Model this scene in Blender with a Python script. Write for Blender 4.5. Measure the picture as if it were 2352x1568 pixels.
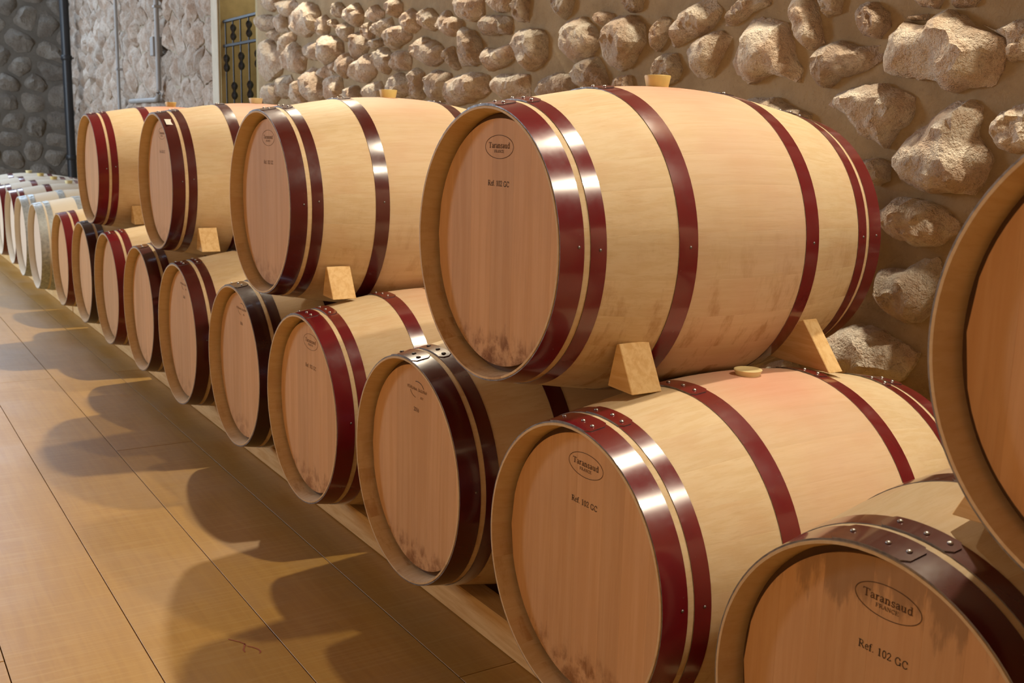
import bpy, math, random
from mathutils import Vector, Matrix, noise, geometry

# ------------------------------------------------------------------ scene
for o in list(bpy.data.objects):
    bpy.data.objects.remove(o)
scn = bpy.context.scene
col = scn.collection
random.seed(7)
PI = math.pi

# ------------------------------------------------------------------ camera
CAM = Vector((0.91986, -1.19153, 1.27883))
YAW, PITCH, ROLL = math.radians(147.641), math.radians(-10.788), math.radians(1.493)
FPX = 2445.6
_d = Vector((math.cos(PITCH) * math.cos(YAW), math.cos(PITCH) * math.sin(YAW), math.sin(PITCH)))
_r = Vector((math.sin(YAW), -math.cos(YAW), 0.0))
_u = _r.cross(_d)
_r, _u = _r * math.cos(ROLL) + _u * math.sin(ROLL), _u * math.cos(ROLL) - _r * math.sin(ROLL)
cd = bpy.data.cameras.new('camera')
cd.sensor_width = 36.0
cd.lens = FPX / 2352 * 36.0
cd.clip_start = 0.02
cd.clip_end = 60
cd.dof.use_dof = True
cd.dof.focus_distance = 2.5
cd.dof.aperture_fstop = 9.0
cam = bpy.data.objects.new('camera', cd)
cam.matrix_world = Matrix(((_r.x, _u.x, -_d.x, CAM.x), (_r.y, _u.y, -_d.y, CAM.y), (_r.z, _u.z, -_d.z, CAM.z), (0, 0, 0, 1)))
col.objects.link(cam)
scn.camera = cam

# ------------------------------------------------------------------ view, world, lights
scn.view_settings.view_transform = 'Standard'
scn.view_settings.look = 'None'
scn.view_settings.gamma = 1.0
scn.view_settings.use_curve_mapping = False
scn.view_settings.exposure = -0.3
scn.cycles.max_bounces = 5
scn.cycles.diffuse_bounces = 3
scn.cycles.glossy_bounces = 2
scn.cycles.transmission_bounces = 0
scn.cycles.caustics_reflective = False
scn.cycles.caustics_refractive = False
w = bpy.data.worlds.new('world')
scn.world = w
w.use_nodes = True
w.node_tree.nodes['Background'].inputs[0].default_value = (0.6, 0.75, 1.0, 1)
w.node_tree.nodes['Background'].inputs[1].default_value = 0.02

WARM = (1.0, 0.87, 0.66)
DAY = (0.70, 0.84, 1.0)
WALL_Y = 1.55


def light(name, kind, loc, power, color, radius=0.05, aim=None, **kw):
    ld = bpy.data.lights.new(name, kind)
    ld.energy = power
    ld.color = color
    if kind == 'AREA':
        ld.shape = 'RECTANGLE'
        ld.size, ld.size_y = kw['size']
    else:
        ld.shadow_soft_size = radius
    if kind == 'SPOT':
        ld.spot_size = math.radians(kw.get('cone', 120))
        ld.spot_blend = kw.get('blend', 0.6)
    o = bpy.data.objects.new(name, ld)
    o.location = loc
    if aim is not None:
        o.rotation_euler = (Vector(aim) - Vector(loc)).to_track_quat('-Z', 'Y').to_euler()
    col.objects.link(o)
    return o


# wall-mounted spots above the barrels (positions read from the highlights and floor shadows)
SPOTS = [((-0.80, 1.33, 4.20), (-1.3, 0.2, 0.4), 440, 110, 0.05),
         ((1.75, 1.33, 4.20), (0.3, 0.1, 0.4), 440, 110, 0.05),
         ((-5.30, 1.30, 4.20), (-4.3, 0.1, 0.4), 660, 120, 0.05)]
for _loc, _aim, _p, _c, _rad in SPOTS:
    light('spot_light', 'SPOT', _loc, _p, WARM, _rad, _aim, cone=_c, blend=0.7)
# added fill light, out of view, brightening the plaster in the grilled opening
light('recess_fill_light', 'POINT', (-7.5, 1.95, 2.8), 8, WARM, 0.06)
# added warm fill lights on the unseen side, brightening the barrel heads
for _x, _p in ((-6.0, 25), (-1.5, 80), (2.5, 85)):
    light('head_fill_light', 'POINT', (_x, -4.4, 1.9), _p, (1.0, 0.66, 0.36), 0.2)
# daylight through the windows of the opposite wall
WINDOWS = [(-9.8, 1.8, 2.6, 430), (-4.6, 1.3, 2.4, 8), (0.6, 1.3, 2.4, 4)]   # x, width, sill-centre z, power
for _x, _w, _z, _p in WINDOWS:
    light('window_light', 'AREA', (_x, -4.93, _z), _p, DAY, aim=(_x, 0, _z - 0.6), size=(_w, 1.7))
# high window in the end wall, above the picture
END_WIN = (-1.0, 3.0, 3.75, 1.25, 290)      # y, width, z, height, power
light('window_light', 'AREA', (-14.22, END_WIN[0], END_WIN[2]), END_WIN[4], (0.62, 0.79, 1.0), aim=(-6.0, -0.6, 0.5), size=(END_WIN[1], END_WIN[3]))


# ------------------------------------------------------------------ helpers
def mesh_obj(name, verts, faces, mats=(), parent=None, smooth=False, mi=None, angle=None):
    me = bpy.data.meshes.new(name)
    me.from_pydata([tuple(v) for v in verts], [], faces)
    for m in mats:
        me.materials.append(m)
    if mi:
        me.polygons.foreach_set('material_index', mi)
    if smooth:
        me.polygons.foreach_set('use_smooth', [True] * len(me.polygons))
        if angle:
            me.set_sharp_from_angle(angle=math.radians(angle))
    me.update()
    return link_mesh(name, me, parent)


def link_mesh(name, me, parent=None):
    o = bpy.data.objects.new(name, me)
    col.objects.link(o)
    if parent is not None:
        o.parent = parent
    return o


def empty(name, loc=(0, 0, 0), parent=None):
    o = bpy.data.objects.new(name, None)
    o.empty_display_size = 0.05
    o.location = loc
    if parent is not None:
        o.parent = parent
    col.objects.link(o)
    return o


def tag(o, label=None, cat=None, group=None, kind=None):
    if label:
        o['label'] = label
    if cat:
        o['category'] = cat
    if group:
        o['group'] = group
    if kind:
        o['kind'] = kind
    return o


class MB:
    def __init__(self):
        self.v, self.f = [], []

    def quadbox(self, x0, x1, y0, y1, z0, z1, ch=0.0):
        b = len(self.v)
        if ch <= 0:
            self.v += [(x, y, z) for z in (z0, z1) for y in (y0, y1) for x in (x0, x1)]
            self.f += [tuple(b + i for i in q) for q in ((0, 2, 3, 1), (4, 5, 7, 6), (0, 1, 5, 4), (2, 6, 7, 3), (0, 4, 6, 2), (1, 3, 7, 5))]
        else:   # chamfered along all edges: three nested rectangles per axis
            pts = {}
            for sx in (0, 1):
                for sy in (0, 1):
                    for sz in (0, 1):
                        X = (x0, x1)[sx]; Y = (y0, y1)[sy]; Z = (z0, z1)[sz]
                        dx = ch * (1 - 2 * sx); dy = ch * (1 - 2 * sy); dz = ch * (1 - 2 * sz)
                        for ax, p in enumerate(((X, Y + dy, Z + dz), (X + dx, Y, Z + dz), (X + dx, Y + dy, Z))):
                            pts[(sx, sy, sz, ax)] = len(self.v)
                            self.v.append(p)
            P = pts
            for s in (0, 1):
                q = [P[(s, 0, 0, 0)], P[(s, 1, 0, 0)], P[(s, 1, 1, 0)], P[(s, 0, 1, 0)]]
                self.f.append(tuple(q if s else q[::-1]))
                q = [P[(0, s, 0, 1)], P[(0, s, 1, 1)], P[(1, s, 1, 1)], P[(1, s, 0, 1)]]
                self.f.append(tuple(q if s else q[::-1]))
                q = [P[(0, 0, s, 2)], P[(1, 0, s, 2)], P[(1, 1, s, 2)], P[(0, 1, s, 2)]]
                self.f.append(tuple(q if s else q[::-1]))
            for a in (0, 1):
                for c in (0, 1):
                    fl = (a + c) % 2
                    for q in ([P[(0, a, c, 1)], P[(0, a, c, 2)], P[(1, a, c, 2)], P[(1, a, c, 1)]],
                              [P[(a, 0, c, 2)], P[(a, 0, c, 0)], P[(a, 1, c, 0)], P[(a, 1, c, 2)]],
                              [P[(a, c, 0, 0)], P[(a, c, 0, 1)], P[(a, c, 1, 1)], P[(a, c, 1, 0)]]):
                        self.f.append(tuple(q[::-1] if fl else q))
            for sx in (0, 1):
                for sy in (0, 1):
                    for sz in (0, 1):
                        q = [P[(sx, sy, sz, i)] for i in range(3)]
                        self.f.append(tuple(q if (sx + sy + sz) % 2 else q[::-1]))
        return self

    def lathe(self, prof, n=16, c=(0, 0, 0), axis='z', cap=True):
        b = len(self.v)
        for (r, h) in prof:
            for i in range(n):
                a = 2 * PI * i / n
                p = (r * math.cos(a), r * math.sin(a), h)
                if axis == 'y':
                    p = (p[0], h, p[1])
                elif axis == 'x':
                    p = (h, p[0], p[1])
                self.v.append((p[0] + c[0], p[1] + c[1], p[2] + c[2]))
        for k in range(len(prof) - 1):
            for i in range(n):
                j = (i + 1) % n
                self.f.append((b + k * n + i, b + k * n + j, b + (k + 1) * n + j, b + (k + 1) * n + i))
        if cap:
            self.f.append(tuple(b + i for i in range(n))[::-1])
            self.f.append(tuple(b + (len(prof) - 1) * n + i for i in range(n)))
        return self

    def tube(self, pts, r, n=8):
        b = len(self.v)
        pts = [Vector(p) for p in pts]
        for k, p in enumerate(pts):
            t = (pts[min(k + 1, len(pts) - 1)] - pts[max(k - 1, 0)]).normalized()
            a = t.cross(Vector((0, 0, 1)) if abs(t.z) < 0.9 else Vector((1, 0, 0))).normalized()
            c = t.cross(a)
            for i in range(n):
                g = 2 * PI * i / n
                self.v.append(tuple(p + a * r * math.cos(g) + c * r * math.sin(g)))
        for k in range(len(pts) - 1):
            for i in range(n):
                j = (i + 1) % n
                self.f.append((b + k * n + i, b + k * n + j, b + (k + 1) * n + j, b + (k + 1) * n + i))
        self.f.append(tuple(b + i for i in range(n))[::-1])
        self.f.append(tuple(b + (len(pts) - 1) * n + i for i in range(n)))
        return self

    def build(self, name, mats, parent=None, smooth=False, angle=None, loc=None):
        o = mesh_obj(name, self.v, self.f, mats, parent, smooth, angle=angle)
        if loc:
            o.location = loc
        return o


# ------------------------------------------------------------------ materials
class NT:
    def __init__(self, name):
        self.m = bpy.data.materials.new(name)
        self.m.use_nodes = True
        self.t = self.m.node_tree
        self.b = self.t.nodes['Principled BSDF']

    def n(self, kind, **kw):
        nd = self.t.nodes.new(kind)
        for k, v in kw.items():
            setattr(nd, k, v)
        return nd

    def l(self, a, b):
        self.t.links.new(a, b)

    def val(self, nd, i, v):
        if isinstance(v, (int, float, tuple)):
            nd.inputs[i].default_value = v
        else:
            self.l(v, nd.inputs[i])

    def math(self, op, a, b=0.0, c=0.0, clamp=False):
        nd = self.n('ShaderNodeMath', operation=op, use_clamp=clamp)
        self.val(nd, 0, a); self.val(nd, 1, b)
        if op in ('MULTIPLY_ADD', 'SMOOTH_MIN', 'WRAP', 'COMPARE'):
            self.val(nd, 2, c)
        return nd.outputs[0]

    def vmath(self, op, a, b=(0, 0, 0)):
        nd = self.n('ShaderNodeVectorMath', operation=op)
        self.val(nd, 0, a); self.val(nd, 1, b)
        return nd.outputs[1] if op in ('LENGTH', 'DISTANCE', 'DOT_PRODUCT') else nd.outputs[0]

    def noise(self, vec, scale, detail=4, rough=0.55, dist=0.0):
        nd = self.n('ShaderNodeTexNoise')
        self.l(vec, nd.inputs['Vector'])
        nd.inputs['Scale'].default_value = scale
        nd.inputs['Detail'].default_value = detail
        nd.inputs['Roughness'].default_value = rough
        nd.inputs['Distortion'].default_value = dist
        return nd.outputs['Fac']

    def ramp(self, fac, lo, hi, a=0.0, b=1.0):
        nd = self.n('ShaderNodeMapRange', interpolation_type='SMOOTHSTEP')
        self.val(nd, 0, fac); nd.inputs[1].default_value = lo; nd.inputs[2].default_value = hi
        nd.inputs[3].default_value = a; nd.inputs[4].default_value = b
        return nd.outputs[0]

    def mix(self, fac, a, b, mode='MIX'):
        nd = self.n('ShaderNodeMix', data_type='RGBA', blend_type=mode)
        nd.clamp_factor = True
        self.val(nd, 0, fac)
        for i, v in ((6, a), (7, b)):
            if isinstance(v, tuple):
                nd.inputs[i].default_value = v if len(v) == 4 else (*v, 1)
            else:
                self.l(v, nd.inputs[i])
        return nd.outputs[2]

    def bump(self, h, strength, dist):
        nd = self.n('ShaderNodeBump')
        nd.inputs['Strength'].default_value = strength
        nd.inputs['Distance'].default_value = dist
        self.l(h, nd.inputs['Height'])
        self.l(nd.outputs[0], self.b.inputs['Normal'])

    def coords(self):
        tc = self.n('ShaderNodeTexCoord')
        return tc.outputs['Object']

    def sep(self, v):
        nd = self.n('ShaderNodeSeparateXYZ')
        self.l(v, nd.inputs[0])
        return nd.outputs

    def set(self, **kw):
        for k, v in kw.items():
            i = self.b.inputs[k.replace('_', ' ')]
            if isinstance(v, (int, float)):
                i.default_value = v
            elif isinstance(v, tuple):
                i.default_value = (*v, 1) if len(v) == 3 else v
            else:
                self.l(v, i)
        return self.m


BR, RH, BL = 0.360, 0.300, 0.95       # bilge radius, head-end radius, barrel length


def wood_barrel(kind):
    """oak; obj.color: R tone, G pink wine tint, B grime"""
    T = NT('oak_' + kind)
    co = T.coords()
    oi = T.n('ShaderNodeObjectInfo')
    rnd = oi.outputs['Random']
    cs = T.n('ShaderNodeSeparateColor'); T.l(oi.outputs['Color'], cs.inputs[0])
    tone, pink, grime = cs.outputs[0], cs.outputs[1], cs.outputs[2]
    sh = T.n('ShaderNodeCombineXYZ'); T.l(T.math('MULTIPLY', rnd, 9.0), sh.inputs[0]); T.l(T.math('MULTIPLY', rnd, 5.0), sh.inputs[2])
    c2 = T.vmath('ADD', co, sh.outputs[0])
    st = (80, 4.0, 80) if kind == 'stave' else (42, 42, 2.0)
    g1 = T.noise(T.vmath('MULTIPLY', c2, st), 1.0, 3, 0.6, 0.3)
    st2 = (240, 14, 240) if kind == 'stave' else (240, 240, 12)
    g2 = T.noise(T.vmath('MULTIPLY', c2, st2), 1.0, 3, 0.6)
    blot = T.noise(c2, 7.0, 3, 0.5)
    if kind == 'head':
        light_c, dark_c = (0.695, 0.425, 0.225), (0.64, 0.37, 0.18)
    else:
        light_c, dark_c = (0.70, 0.545, 0.345), (0.655, 0.49, 0.285)
    base = T.mix(T.ramp(g1, 0.36, 0.66), light_c, dark_c)
    base = T.mix(T.ramp(g2, 0.55, 0.75, 0, 0.22), base, (0.47, 0.29, 0.14))
    base = T.mix(T.ramp(blot, 0.45, 0.7, 0, 0.28), base, (0.60, 0.36, 0.20))
    X, Y, Z = T.sep(co)
    if kind == 'stave':
        yd = T.math('ABSOLUTE', T.math('SUBTRACT', Y, BL / 2))
        band = T.ramp(yd, 0.195, 0.165)
        nz = T.noise(co, 4.5, 4, 0.6)
        pk = T.math('MULTIPLY', T.math('MULTIPLY', band, T.ramp(nz, 0.2, 0.75, 0.25, 0.9)), pink)
        base = T.mix(pk, base, (0.64, 0.41, 0.30))
        # wine run around the bung
        dv = T.vmath('DISTANCE', co, (0.03, BL / 2, 2 * BR))
        run = T.math('MULTIPLY', T.ramp(T.math('ADD', dv, T.math('MULTIPLY', nz, 0.18)), 0.34, 0.12), pink)
        base = T.mix(T.math('MULTIPLY', run, 0.75), base, (0.66, 0.22, 0.17))
        # brown tannin runs towards the underside
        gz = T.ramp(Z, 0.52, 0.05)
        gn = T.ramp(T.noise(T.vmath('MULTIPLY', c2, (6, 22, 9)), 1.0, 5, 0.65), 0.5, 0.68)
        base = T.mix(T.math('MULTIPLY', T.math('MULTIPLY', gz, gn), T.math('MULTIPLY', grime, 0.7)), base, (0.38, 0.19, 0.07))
    else:
        # drip stains that grow in from the rim
        zz = T.math('SUBTRACT', Z, BR)
        dn = T.noise(T.vmath('MULTIPLY', c2, (34, 8, 7)), 1.0, 5, 0.65)
        low = T.ramp(T.math('ADD', zz, T.math('MULTIPLY', dn, 0.17)), -0.10, -0.165)
        edge = T.math('MULTIPLY', low, T.ramp(T.noise(co, 22.0, 4, 0.65), 0.38, 0.62))
        base = T.mix(T.math('MULTIPLY', edge, T.math('MULTIPLY', grime, 1.0)), base, (0.27, 0.115, 0.035))
        hi = T.ramp(T.math('SUBTRACT', zz, T.math('MULTIPLY', dn, 0.30)), 0.03, 0.08)
        base = T.mix(T.math('MULTIPLY', hi, T.math('MULTIPLY', pink, 0.6)), base, (0.27, 0.16, 0.085))
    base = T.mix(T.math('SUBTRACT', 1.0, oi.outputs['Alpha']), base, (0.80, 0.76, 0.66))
    tn = T.n('ShaderNodeVectorMath', operation='SCALE')
    T.l(base, tn.inputs[0]); T.l(tone, tn.inputs['Scale'])
    T.bump(T.math('ADD', g1, T.math('MULTIPLY', g2, 0.5)), 0.12, 0.002)
    return T.set(Base_Color=tn.outputs[0], Roughness=0.62, Specular_IOR_Level=0.25)


def paint(name, c, rough=0.2):
    T = NT(name)
    co = T.coords()
    nz = T.noise(co, 16, 5, 0.65)
    sc = T.noise(co, 90, 3, 0.6)
    base = T.mix(T.ramp(nz, 0.35, 0.7), c, tuple(x * 0.88 for x in c))
    base = T.mix(T.ramp(sc, 0.70, 0.78, 0, 0.4), base, (0.20, 0.12, 0.11))
    r = T.ramp(nz, 0.3, 0.75, rough, rough + 0.08)
    return T.set(Base_Color=base, Roughness=r, Specular_IOR_Level=0.6, Coat_Weight=0.6, Coat_Roughness=0.09)


def metal(name, c, rough, met=1.0):
    T = NT(name)
    nz = T.noise(T.coords(), 45, 4, 0.6)
    base = T.mix(T.ramp(nz, 0.3, 0.7), c, tuple(x * 0.6 for x in c))
    return T.set(Base_Color=base, Roughness=T.ramp(nz, 0.3, 0.7, rough, rough + 0.2), Metallic=met)


def plain(name, c, rough=0.7, var=0.25, scale=9, bump=0.0):
    T = NT(name)
    co = T.coords()
    nz = T.noise(co, scale, 5, 0.6)
    base = T.mix(T.ramp(nz, 0.3, 0.7), c, tuple(x * (1 - var) for x in c))
    if bump:
        T.bump(nz, bump, 0.01)
    return T.set(Base_Color=base, Roughness=rough)


def stone_mat(name, pale, warm, dark):
    T = NT(name)
    co = T.coords()
    oi = T.n('ShaderNodeObjectInfo')
    sh = T.n('ShaderNodeCombineXYZ'); T.l(T.math('MULTIPLY', oi.outputs['Random'], 30.0), sh.inputs[0])
    c2 = T.vmath('ADD', co, sh.outputs[0])
    a = T.noise(c2, 9, 3, 0.62)
    b = T.noise(c2, 45, 4, 0.7)
    c = T.noise(c2, 170, 2, 0.65)
    base = T.mix(T.ramp(a, 0.36, 0.64), pale, warm)
    base = T.mix(T.ramp(b, 0.52, 0.72, 0, 0.75), base, dark)
    base = T.mix(T.ramp(c, 0.6, 0.75, 0, 0.5), base, dark)
    tn = T.n('ShaderNodeVectorMath', operation='SCALE')
    T.l(base, tn.inputs[0])
    T.l(T.math('MULTIPLY_ADD', oi.outputs['Random'], 0.3, 0.85), tn.inputs['Scale'])
    h = T.math('ADD', T.math('MULTIPLY', b, 1.0), T.math('MULTIPLY', c, 0.35))
    T.bump(h, 1.0, 0.022)
    return T.set(Base_Color=tn.outputs[0], Roughness=0.9, Specular_IOR_Level=0.15)


def mortar_mat(name, c, d):
    T = NT(name)
    co = T.coords()
    a = T.noise(co, 5, 6, 0.65)
    b = T.noise(co, 70, 5, 0.7)
    base = T.mix(T.ramp(a, 0.35, 0.65), c, d)
    base = T.mix(T.ramp(b, 0.55, 0.75, 0, 0.4), base, tuple(x * 0.6 for x in d))
    T.bump(T.math('ADD', a, T.math('MULTIPLY', b, 0.35)), 0.8, 0.014)
    return T.set(Base_Color=base, Roughness=0.92, Specular_IOR_Level=0.15)


def floor_mat():
    T = NT('floor_plywood')
    co = T.coords()
    oi = T.n('ShaderNodeObjectInfo')
    sh = T.n('ShaderNodeCombineXYZ'); T.l(T.math('MULTIPLY', oi.outputs['Random'], 13.0), sh.inputs[0])
    c2 = T.vmath('ADD', co, sh.outputs[0])
    g = T.noise(T.vmath('MULTIPLY', c2, (2.5, 45, 3)), 1.0, 3, 0.62, 0.4)
    tr = T.noise(T.vmath('MULTIPLY', c2, (90, 3, 3)), 1.0, 3, 0.6)
    bl = T.noise(c2, 2.3, 5, 0.6)
    base = T.mix(T.ramp(g, 0.32, 0.68), (0.435, 0.24, 0.05), (0.395, 0.21, 0.042))
    base = T.mix(T.ramp(tr, 0.46, 0.70, 0, 0.5), base, (0.49, 0.305, 0.10))
    base = T.mix(T.ramp(bl, 0.48, 0.7, 0, 0.5), base, (0.39, 0.23, 0.085))
    sp = T.noise(c2, 26, 3, 0.5)
    base = T.mix(T.ramp(sp, 0.74, 0.8, 0, 0.6), base, (0.25, 0.14, 0.06))
    tn = T.n('ShaderNodeVectorMath', operation='SCALE')
    T.l(base, tn.inputs[0])
    T.l(T.math('MULTIPLY_ADD', oi.outputs['Random'], 0.16, 0.92), tn.inputs['Scale'])
    T.bump(T.math('ADD', g, tr), 0.08, 0.003)
    T.set(Coat_Weight=0.25, Coat_Roughness=0.36, Coat_IOR=1.5)
    return T.set(Base_Color=tn.outputs[0], Roughness=T.ramp(bl, 0.3, 0.7, 0.36, 0.5), Specular_IOR_Level=0.36)


def pine_mat():
    T = NT('pine')
    co = T.coords()
    oi = T.n('ShaderNodeObjectInfo')
    sh = T.n('ShaderNodeCombineXYZ'); T.l(T.math('MULTIPLY', oi.outputs['Random'], 13.0), sh.inputs[0])
    c2 = T.vmath('ADD', co, sh.outputs[0])
    g = T.noise(T.vmath('MULTIPLY', c2, (6, 60, 60)), 1.0, 4, 0.6, 0.5)
    k = T.noise(c2, 11, 3, 0.5)
    base = T.mix(T.ramp(g, 0.35, 0.7), (0.80, 0.56, 0.27), (0.68, 0.42, 0.17))
    base = T.mix(T.ramp(k, 0.7, 0.76, 0, 0.7), base, (0.32, 0.15, 0.05))
    return T.set(Base_Color=base, Roughness=0.6, Specular_IOR_Level=0.3)


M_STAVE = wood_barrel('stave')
M_HEAD = wood_barrel('head')
M_RED = paint('hoop_crimson_paint', (0.160, 0.009, 0.014))
M_MAR = paint('hoop_maroon_paint', (0.085, 0.013, 0.011))
M_BLK = paint('hoop_dark_paint', (0.05, 0.014, 0.013))
M_GAL = metal('galvanised_steel', (0.66, 0.72, 0.75), 0.35, 0.55)
M_EDGE = metal('worn_steel_edge', (0.30, 0.28, 0.28), 0.45)
M_RIV = metal('rivet_steel', (0.62, 0.60, 0.58), 0.3)
M_RIVD = metal('rivet_dark', (0.04, 0.03, 0.03), 0.4, 0.3)
M_CROZE = plain('shaded_croze_wood', (0.13, 0.065, 0.028), 0.8)  # groove shadow around the head put into the wood colour
M_INK = plain('burnt_stamp', (0.10, 0.045, 0.015), 0.8, 0.3, 60)
M_INKB = plain('black_ink', (0.045, 0.03, 0.02), 0.8, 0.3, 60)
M_INKF = plain('faint_burnt_stamp', (0.26, 0.125, 0.035), 0.8, 0.3, 60)
M_BUNG = plain('silicone_yellow', (0.70, 0.53, 0.19), 0.45, 0.12)
M_BUNGW = plain('silicone_pale', (0.80, 0.68, 0.36), 0.45, 0.12)
M_PAPER = plain('paper_tag', (0.75, 0.70, 0.62), 0.7, 0.1)
M_PINE = pine_mat()
M_FLOOR = floor_mat()
M_GAP = plain('floor_gap_dirt', (0.12, 0.075, 0.04), 0.9)
M_MORTAR = mortar_mat('mortar_warm', (0.48, 0.37, 0.225), (0.38, 0.285, 0.17))
M_STONE = stone_mat('limestone', (0.82, 0.73, 0.60), (0.66, 0.50, 0.37), (0.42, 0.32, 0.23))
M_MORTARF = mortar_mat('mortar_grey', (0.42, 0.36, 0.28), (0.33, 0.28, 0.21))
M_STONEF = stone_mat('limestone_flaky', (0.64, 0.56, 0.48), (0.49, 0.37, 0.285), (0.27, 0.21, 0.165))
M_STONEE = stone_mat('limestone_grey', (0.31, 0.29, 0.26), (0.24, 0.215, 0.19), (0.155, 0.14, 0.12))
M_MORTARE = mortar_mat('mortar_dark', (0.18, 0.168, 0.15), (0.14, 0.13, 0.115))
M_PLASTER = plain('ochre_plaster', (0.52, 0.44, 0.25), 0.9, 0.3, 4, 0.3)
M_CREAM = plain('cream_plaster', (0.62, 0.56, 0.44), 0.9, 0.15, 5, 0.2)
M_IRON = plain('wrought_iron', (0.012, 0.013, 0.016), 0.45, 0.3)
M_PIPE = plain('black_pipe', (0.018, 0.02, 0.024), 0.45, 0.2)
M_COND = plain('grey_conduit', (0.36, 0.35, 0.34), 0.5, 0.1)
M_CEIL = plain('dark_timber_and_plaster', (0.30, 0.21, 0.13), 0.9, 0.1)
M_LAMP = plain('lamp_housing', (0.05, 0.05, 0.05), 0.4, 0.1)
M_GLASS = plain('pale_window_glass', (0.75, 0.82, 0.9), 0.2, 0.05)
M_FRAME = plain('window_frame_wood', (0.25, 0.15, 0.08), 0.6, 0.2)
M_REDINK = plain('red_marker', (0.40, 0.10, 0.05), 0.7, 0.2)

# ------------------------------------------------------------------ floor
X0, X1, Y0 = -14.36, 3.6, -5.0
ROOM_Z = 4.6
floor = mesh_obj('floor', [(X0 - 0.3, Y0 - 0.3, -0.03), (X1 + 0.3, Y0 - 0.3, -0.03), (X1 + 0.3, WALL_Y + 0.9, -0.03), (X0 - 0.3, WALL_Y + 0.9, -0.03)], [(0, 1, 2, 3)], [M_GAP])
tag(floor, 'orange-brown plywood floor of long boards in front of the barrels', 'floor', kind='structure')
W = 0.308
seam0 = -0.012
k = -17
rf = random.Random(3)
while True:
    a = seam0 + k * W
    b = a + W
    if a > WALL_Y + 0.5:
        break
    joints = {-1: [-7.1, -3.42, 0.25], 0: [-4.9, -1.14, 2.6], -2: [-8.5, -4.88, -1.1 + 2.2], 1: [-6.4, -2.7, 1.0], -3: [-6.3, -2.6 + 3.9]}.get(k)
    if joints is None:
        s = rf.uniform(0, 3.7)
        joints = [X0 + s + i * 3.7 for i in range(6) if X0 + s + i * 3.7 < X1]
    xs = [X0] + sorted(joints) + [X1]
    for xa, xb in zip(xs[:-1], xs[1:]):
        if xb - xa < 0.05:
            continue
        ga = 0.0013
        dz = rf.uniform(-0.0008, 0.0)
        o = MB().quadbox(xa + ga, xb - ga, a + ga, b - ga, -0.028, dz, 0.0005).build('floor_board', [M_FLOOR], floor)
    k += 1
# faint red marker scribble on the boards
for pts in ([(-1.60, -0.432), (-1.588, -0.424), (-1.573, -0.412), (-1.556, -0.404), (-1.545, -0.404)],
            [(-1.556, -0.404), (-1.54, -0.41), (-1.525, -0.417), (-1.512, -0.417)],
            [(-1.54, -0.402), (-1.528, -0.392), (-1.512, -0.384), (-1.497, -0.382), (-1.488, -0.388)]):
    vv, ff = [], []
    for i, p in enumerate(pts):
        q = pts[min(i + 1, len(pts) - 1)]; o_ = pts[max(i - 1, 0)]
        dx, dy = q[0] - o_[0], q[1] - o_[1]
        ln = math.hypot(dx, dy)
        wv = 0.0016
        vv += [(p[0] - dy / ln * wv, p[1] + dx / ln * wv, 0.0006), (p[0] + dy / ln * wv, p[1] - dx / ln * wv, 0.0006)]
        if i:
            ff.append((2 * i - 2, 2 * i - 1, 2 * i + 1, 2 * i))
    mesh_obj('marker_scribble', vv, ff, [M_REDINK], floor)


# ------------------------------------------------------------------ stone walls
def cam_ray_on_wall(px, py):
    kx = _d + _r * ((px - 1176) / FPX) - _u * ((py - 784) / FPX)
    t = (WALL_Y - 0.03 - CAM.y) / kx.y
    p = CAM + kx * t
    return (p.x, p.z)


def resample(poly, n):
    P = [Vector(p) for p in poly]
    L = [(P[(i + 1) % len(P)] - P[i]).length for i in range(len(P))]
    tot = sum(L)
    out, i, acc = [], 0, 0.0
    for k in range(n):
        s = tot * k / n
        while acc + L[i] < s:
            acc += L[i]; i += 1
        out.append(P[i].lerp(P[(i + 1) % len(P)], (s - acc) / L[i]))
    return out


def inside(p, poly):
    c = False
    for i in range(len(poly)):
        a, b = poly[i], poly[i - 1]
        if (a[1] > p[1]) != (b[1] > p[1]) and p[0] < (b[0] - a[0]) * (p[1] - a[1]) / (b[1] - a[1]) + a[0]:
            c = not c
    return c


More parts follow.
